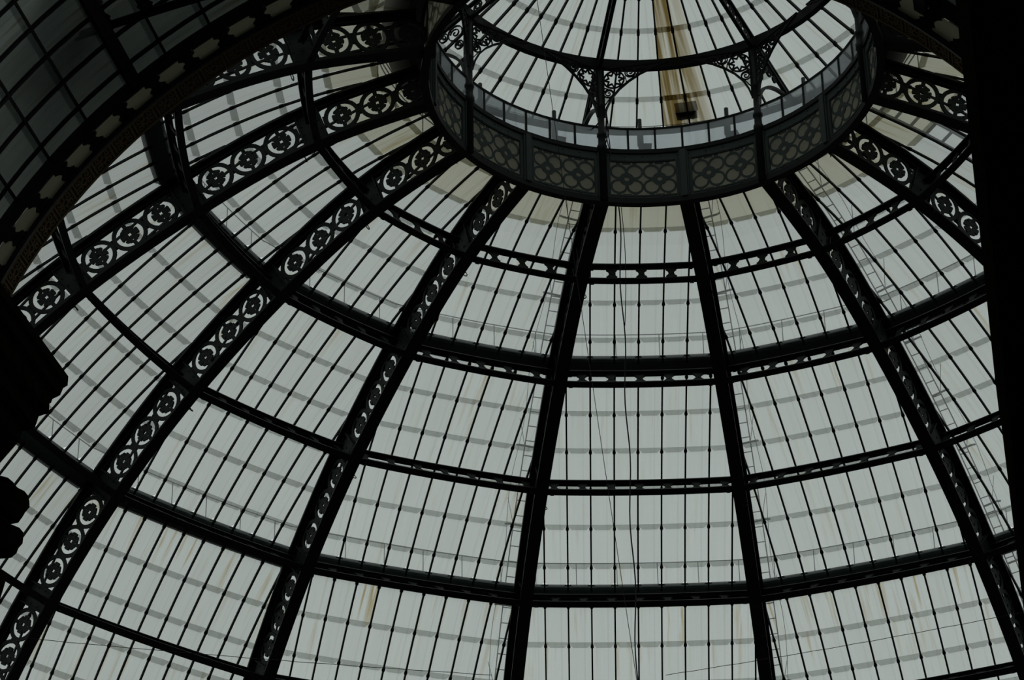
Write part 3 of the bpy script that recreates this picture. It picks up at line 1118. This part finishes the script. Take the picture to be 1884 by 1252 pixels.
mm.sweep([[Vector((r_ * cos(a), r_ * sin(a), z)) for r_, z in ((RD - .14, ZBM), (RD + .02, ZBM), (RD + .02, ZBM + .27), (RD - .14, ZBM + .27))] for a in [PHI + 2 * pi * i / 64 for i in range(64)]], True)
bm_ = mm.build('lantern_ring_beam', IRON); bm_.location = (CX, CY, ZBM)
tag(bm_, 'plain black ring beam carried by the lantern posts', 'beam')

# ------------------------------------------------------------------ lantern roof: eight glazed octants and eight lattice ribs
def lz(r_, o=0.0):
    return 40.95 + .404 * (4.9 - r_) + o
lan_lab = {0: 'lantern roof facet in the middle right with a brown rusty strip', -2: 'lantern roof facet left of the middle post', 2: 'lantern roof facet at the right end of the lantern',
           -4: 'lantern roof facet at the far left behind the lace brackets'}
r_edges = [1.55, 2.5, 3.45, 4.40, 5.36, 6.32, 7.22]
ncol = 8
def make_octant():
    org = Vector((7.2, 0, lz(7.2)))
    root = thing('lantern_roof_bay', 'x', 'roof facet')
    da = R(45) / ncol
    def P(r_, a, o=0.0):
        return Vector((r_ * cos(a), r_ * sin(a), lz(r_, o)))
    for a0i in range(ncol):
        c0, c1 = -R(22.5) + da * a0i, -R(22.5) + da * (a0i + 1)
        for r0, r1 in zip(r_edges, r_edges[1:]):
            rr1 = r1 + (.17 if r1 < 7 else 0)
            cut = .07 / rr1
            ct = .09
            ol = [(r0, c0), (r0, c1), (rr1 - ct, c1), (rr1, c1 - cut), (rr1, c0 + cut), (rr1 - ct, c0)]
            mm = MB(org); ps = []; uv = []
            for top in (0, 1):
                for (r_, a) in ol:
                    ps.append(P(r_, a, .04 + .03 * (r_ - r0) + .010 * top))
                    uv.append(((a - c0) * r_, r_ - r0, .45))
            n = 6
            fs = [(0, 5, 2, 1), (5, 4, 3, 2)]
            fs = fs + [tuple(n + i for i in reversed(f)) for f in fs] + [(i, (i + 1) % n, (i + 1) % n + n, i + n) for i in range(n)]
            mm.add(ps, fs); mm.puv = uv
            o = mm.build('pane', GLASS, root)
            o['col'] = a0i
    clips = MB(org)
    for i in range(1, ncol):
        a = -R(22.5) + da * i
        mm = MB(org)
        e = Vector((-sin(a), cos(a), 0)) * .021
        mm.sweep([[P(r_, a, -.03) - e, P(r_, a, -.03) + e, P(r_, a, .06) + e, P(r_, a, .06) - e] for r_ in (1.5, 7.2)])
        mm.build('glazing_bar', IRON, root)
        for r_ in r_edges[1:-1]:
            clips.box(P(r_ + .09, a, .02), Vector((cos(a), sin(a), -.4)) * .045, Vector((-sin(a), cos(a), 0)) * .038, Vector((0, 0, .05)))
    o = clips.build('lap_clips', IRON, root); o['kind'] = 'stuff'
    mm = MB(org)
    mm.sweep([[P(7.22, a, -.05), P(7.34, a, -.05), P(7.34, a, .06), P(7.22, a, .06)] for a in [-R(22.5) + R(45) * i / 12 for i in range(13)]])
    for i in range(0, 13):
        a = -R(22.5) + R(45) * i / 12
        mm.box(P(7.32, a, .12), Vector((.012, 0, 0)), Vector((0, .012, 0)), Vector((0, 0, .09)))
    mm.tube([P(7.32, a, .21) for a in [-R(22.5) + R(45) * i / 12 for i in range(13)]], .012, 5)
    mm.build('eave_gutter', ZINC, root)
    return root, org
oct0, oorg = make_octant()
for i, k in enumerate((-6, -4, -2, 0, 2, 4, 6, 8)):
    o = oct0 if i == 0 else copy_tree(oct0)
    az = az_rib(k)
    o.location = (CX + oorg.x * cos(az), CY + oorg.x * sin(az), oorg.z)
    o.rotation_euler = (0, 0, az)
    if k in lan_lab:
        o['label'] = lan_lab[k]
    else:
        o['label'] = 'lantern roof facet on the near side above the top edge of the view'
        o['group'] = 'lantern roof facets out of view'
    if k == 0:
        for c in o.children:
            if c.name.startswith('pane') and c.get('col') in (3, 4):
                me = c.data.copy()
                me.materials[0] = GLASS_RUST
                c.data = me
                at = me.attributes['puv']
                for d in at.data:
                    v = d.vector
                    d.vector = (v[0] + (.0 if c['col'] == 4 else .52), v[1] * .5, .95 if c['col'] == 4 else max(0.0, min(1.2, v[0] * 2.6 - .25)))
                c['label'] = 'pane stained brown with rust'
for o in list(bpy.data.objects):
    if 'col' in o.keys():
        del o['col']
lr_lab = {-5: 'lattice roof rib of the lantern at its far left', -3: 'lattice roof rib of the lantern rising from the left post',
          -1: 'lattice roof rib of the lantern rising from the middle post', 1: 'lattice roof rib of the lantern right of the rusty strip',
          3: 'lattice roof rib of the lantern above the right-hand post'}
def make_lrib():
    org = Vector((RD, 0, lz(RD)))
    root = thing('lantern_rib', 'x', 'rib')
    def P(r_, o, y=0.0):
        return Vector((r_, y, lz(r_, o)))
    for nm, o0, w in (('upper_flange', -.03, .06), ('lower_flange', -.42, .05)):
        mm = MB(org)
        mm.sweep([[P(r_, o0 - .02, -w), P(r_, o0 - .02, w), P(r_, o0 + .03, w), P(r_, o0 + .03, -w)] for r_ in ((1.3, 7.2) if o0 > -.1 else (1.3, 5.25))])
        mm.build(nm, IRON, root)
    mm = MB(org)
    F = lambda x, y, d: P(x, y, d)
    x = 1.5
    i = 0
    while x < 5.1:
        mm.ring(x + .17, -.225, .10, .135, .03, F, 12)
        star = [(x + .17 + (.10 if q % 2 == 0 else .05) * cos(2 * pi * q / 12), -.225 + (.10 if q % 2 == 0 else .05) * sin(2 * pi * q / 12)) for q in range(12)]
        mm.strip(star, .02, .03, F, True)
        mm.strip([(x, -.40), (x + .10, -.30)], .022, .03, F); mm.strip([(x, -.05), (x + .10, -.15)], .022, .03, F)
        mm.strip([(x + .34, -.40), (x + .24, -.30)], .022, .03, F); mm.strip([(x + .34, -.05), (x + .24, -.15)], .022, .03, F)
        x += .36
    mm.build('lattice_web', IRON, root)
    return root
lr0 = make_lrib()
for i, k in enumerate((-7, -5, -3, -1, 1, 3, 5, 7)):
    o = lr0 if i == 0 else copy_tree(lr0)
    az = az_rib(k)
    o.location = (CX + RD * cos(az), CY + RD * sin(az), lz(RD))
    o.rotation_euler = (0, 0, az)
    if k in lr_lab:
        o['label'] = lr_lab[k]
    else:
        o['label'] = 'lattice roof rib of the lantern above the top edge of the view'
        o['group'] = 'lantern ribs out of view'
mm = MB(); mm.tube([(0, 0, 0), (0, 0, .3), (0, 0, .8), (0, 0, 1.6)], [1.6, 1.3, .4, .05], 24)
fc = mm.build('metal_cupola', IRON_G); fc.location = (CX, CY, lz(1.5) - .1)
tag(fc, 'dark metal cap closing the lantern roof at its peak', 'cap')

# posts and railing standing outside the glass band
op_lab = {-4: 'grey outdoor post with box foot, leftmost one behind the glass band', -3: 'grey outdoor post second from left behind the glass band', -2: 'grey outdoor post with box foot, left of the middle lantern post, behind the glass band', -1: 'grey outdoor post with box foot right of the middle lantern post, behind the glass band',
          0: 'grey outdoor post with box foot below the rusty strip, behind the glass band', 1: 'grey outdoor post right of the right lantern post, behind the glass band', 2: 'grey outdoor post at the right bend of the glass band'}
def make_op():
    root = thing('outdoor_post', 'x', 'post')
    mm = MB(); mm.tube([(0, 0, 0), (0, 0, .62), (0, 0, .64), (0, 0, .95), (0, 0, 1.0), (0, 0, 1.45)], [.06, .06, .085, .085, .055, .055], 8); mm.build('stem', ZINC, root)
    mm = MB(); mm.box((0, -.13, .3), (.09, 0, 0), (0, .14, 0), (0, 0, .32)); mm.box((0, -.13, .63), (.10, 0, 0), (0, .15, 0), (0, 0, .015)); mm.build('foot_box', ZINC, root)
    return root
op0 = make_op()
for i in range(16):
    k = i - 4
    o = op0 if i == 0 else copy_tree(op0)
    az = az_rib(k + .5)
    o.location = polar(5.75, az, ZT - .05)
    o.rotation_euler = (0, 0, az)
    if k in op_lab:
        o['label'] = op_lab[k]
    else:
        o['label'] = 'grey outdoor post on the hidden side of the drum'
        o['group'] = 'outdoor posts out of view'
ort = thing('outdoor_railing', 'thin grey railing outside the drum, faint behind the glass band', 'railing', (CX, CY, ZT))
for dz_ in (.14, .32, .50):
    mm = MB(); mm.tube([(6.6 * cos(a), 6.6 * sin(a), dz_) for a in [2 * pi * i / 64 for i in range(64)]], .018, 5, True)
    mm.build('rail', ZINC, ort)
mm = MB(); mm.tube([(0, 0, -.6), (0, 0, .52)], .016, 5)
rpm = mm.mesh('railing_post', ZINC)
for i in range(32):
    a = PHI + 2 * pi * i / 32
    obj('railing_post', rpm, ort, (6.6 * cos(a), 6.6 * sin(a), 0))
# flat lead skirt between drum and glass
mm = MB((0, 0, ZB))
mm.sweep([[Vector((r_ * cos(a), r_ * sin(a), z)) for r_, z in ((RD + .14, ZT - .06), (6.3, ZT - .12), (6.3, ZT - .06), (RD + .14, ZT))] for a in [PHI + 2 * pi * i / 64 for i in range(64)]], True)
mm.build('walkway_shelf', ZINC, drum)
# dark box lying outside at the foot of the rusty strip
az = az_rib(0) + R(.5)
bx = thing('equipment_box', 'small dark box outside at the foot of the rusty strip', 'box', polar(7.02, az, lz(7.02) + .10), az)
mm = MB(); mm.box((0, 0, .16), (.17, 0, 0), (0, .27, 0), (0, 0, .14)); mm.build('body', RUBBER, bx)
mm = MB(); mm.box((0, 0, .31), (.19, 0, 0), (0, .29, 0), (0, 0, .018)); mm.build('lid', RUBBER, bx)
for y in (-.15, .15):
    mm = MB(); mm.box((0, y, .01), (.15, 0, 0), (0, .03, 0), (0, 0, .02)); mm.build('skid', RUBBER, bx)

# ------------------------------------------------------------------ cables and wires
az = az_rib(-.83)
top = polar(RD - .12, az, ZB - .15)
mm = MB()
pts = []
for i in range(60):
    z = -i * .36
    pts.append((.035 * sin(i * .7) * (1 if i < 40 else .4), .02 * cos(i * .5), z))
mm.tube(pts, .017, 6)
c = mm.build('hanging_cable', RUBBER); c.location = top
tag(c, 'black cable hanging straight down from the drum before the centre bay', 'cable')
mm = MB()
mm.tube([(.03 + .06 * sin(i * .35), .03 * sin(i * .9), -i * .36) for i in range(11)], .010, 5)
c = mm.build('slack_cable', RUBBER); c.location = top + Vector((.03, 0, 0))
tag(c, 'thin slack line twisted beside the black hanging cable', 'cable')
mm = MB()
for q in range(4):
    mm.tube([(.08 * sin(q * 1.7 + i * .5) * (i / 8), -.10, -i * (.13 + .02 * q)) for i in range(9)], .014, 5)
c = mm.build('cable_bundle', RUBBER); c.location = polar(RD - .18, az_rib(-.94), 39.0)
tag(c, 'loose bundle of cables hanging on the middle lantern post', 'cable')
mm = MB()
mm.tube([Vector((.0, 0, 0)) + Vector((-.05 * i, 0.02 * i, -.028 * i * (12 - i) * .18)) * 1.0 for i in range(13)], .018, 5)
c = mm.build('slack_cable', RUBBER); c.location = polar(RD - .1, az_rib(-1.03), 38.75)
tag(c, 'slack cable looping left from the middle lantern post over the glass band', 'cable')
def ray(x, y, dist):
    d = Vector(right) * ((x - 942) / F_PX) + Vector(up) * (-(y - 626) / F_PX) - Vector(back)
    return d.normalized() * dist
a_, b_ = ray(984, -30, 66.0), ray(1173, 1262, 60.0)
mm = MB()
mm.tube([(b_ - a_) * (i / 20) + Vector((0, 0, -.25 * sin(pi * i / 20))) for i in range(21)], .0085, 4)
c = mm.build('thin_wire', RUBBER); c.location = a_
tag(c, 'hair-thin wire crossing the lantern and running down left of the hanging cable', 'wire')
for (p, q, sag, lab) in (((55, 1176), (905, 1243), .05, 'thin wire strung level across the lower left bays'), ((1225, 1243), (1880, 1128), .05, 'thin wire rising to the right across the lower right bays')):
    a_, b_ = ray(*p, 63.5), ray(*q, 63.5)
    mm = MB()
    mm.tube([(b_ - a_) * (i / 24) + Vector((0, 0, -sag * sin(pi * i / 24) + .006 * sin(i * 2.1))) for i in range(25)], .009, 4)
    c = mm.build('strung_wire', RUBBER); c.location = a_
    tag(c, lab, 'wire')
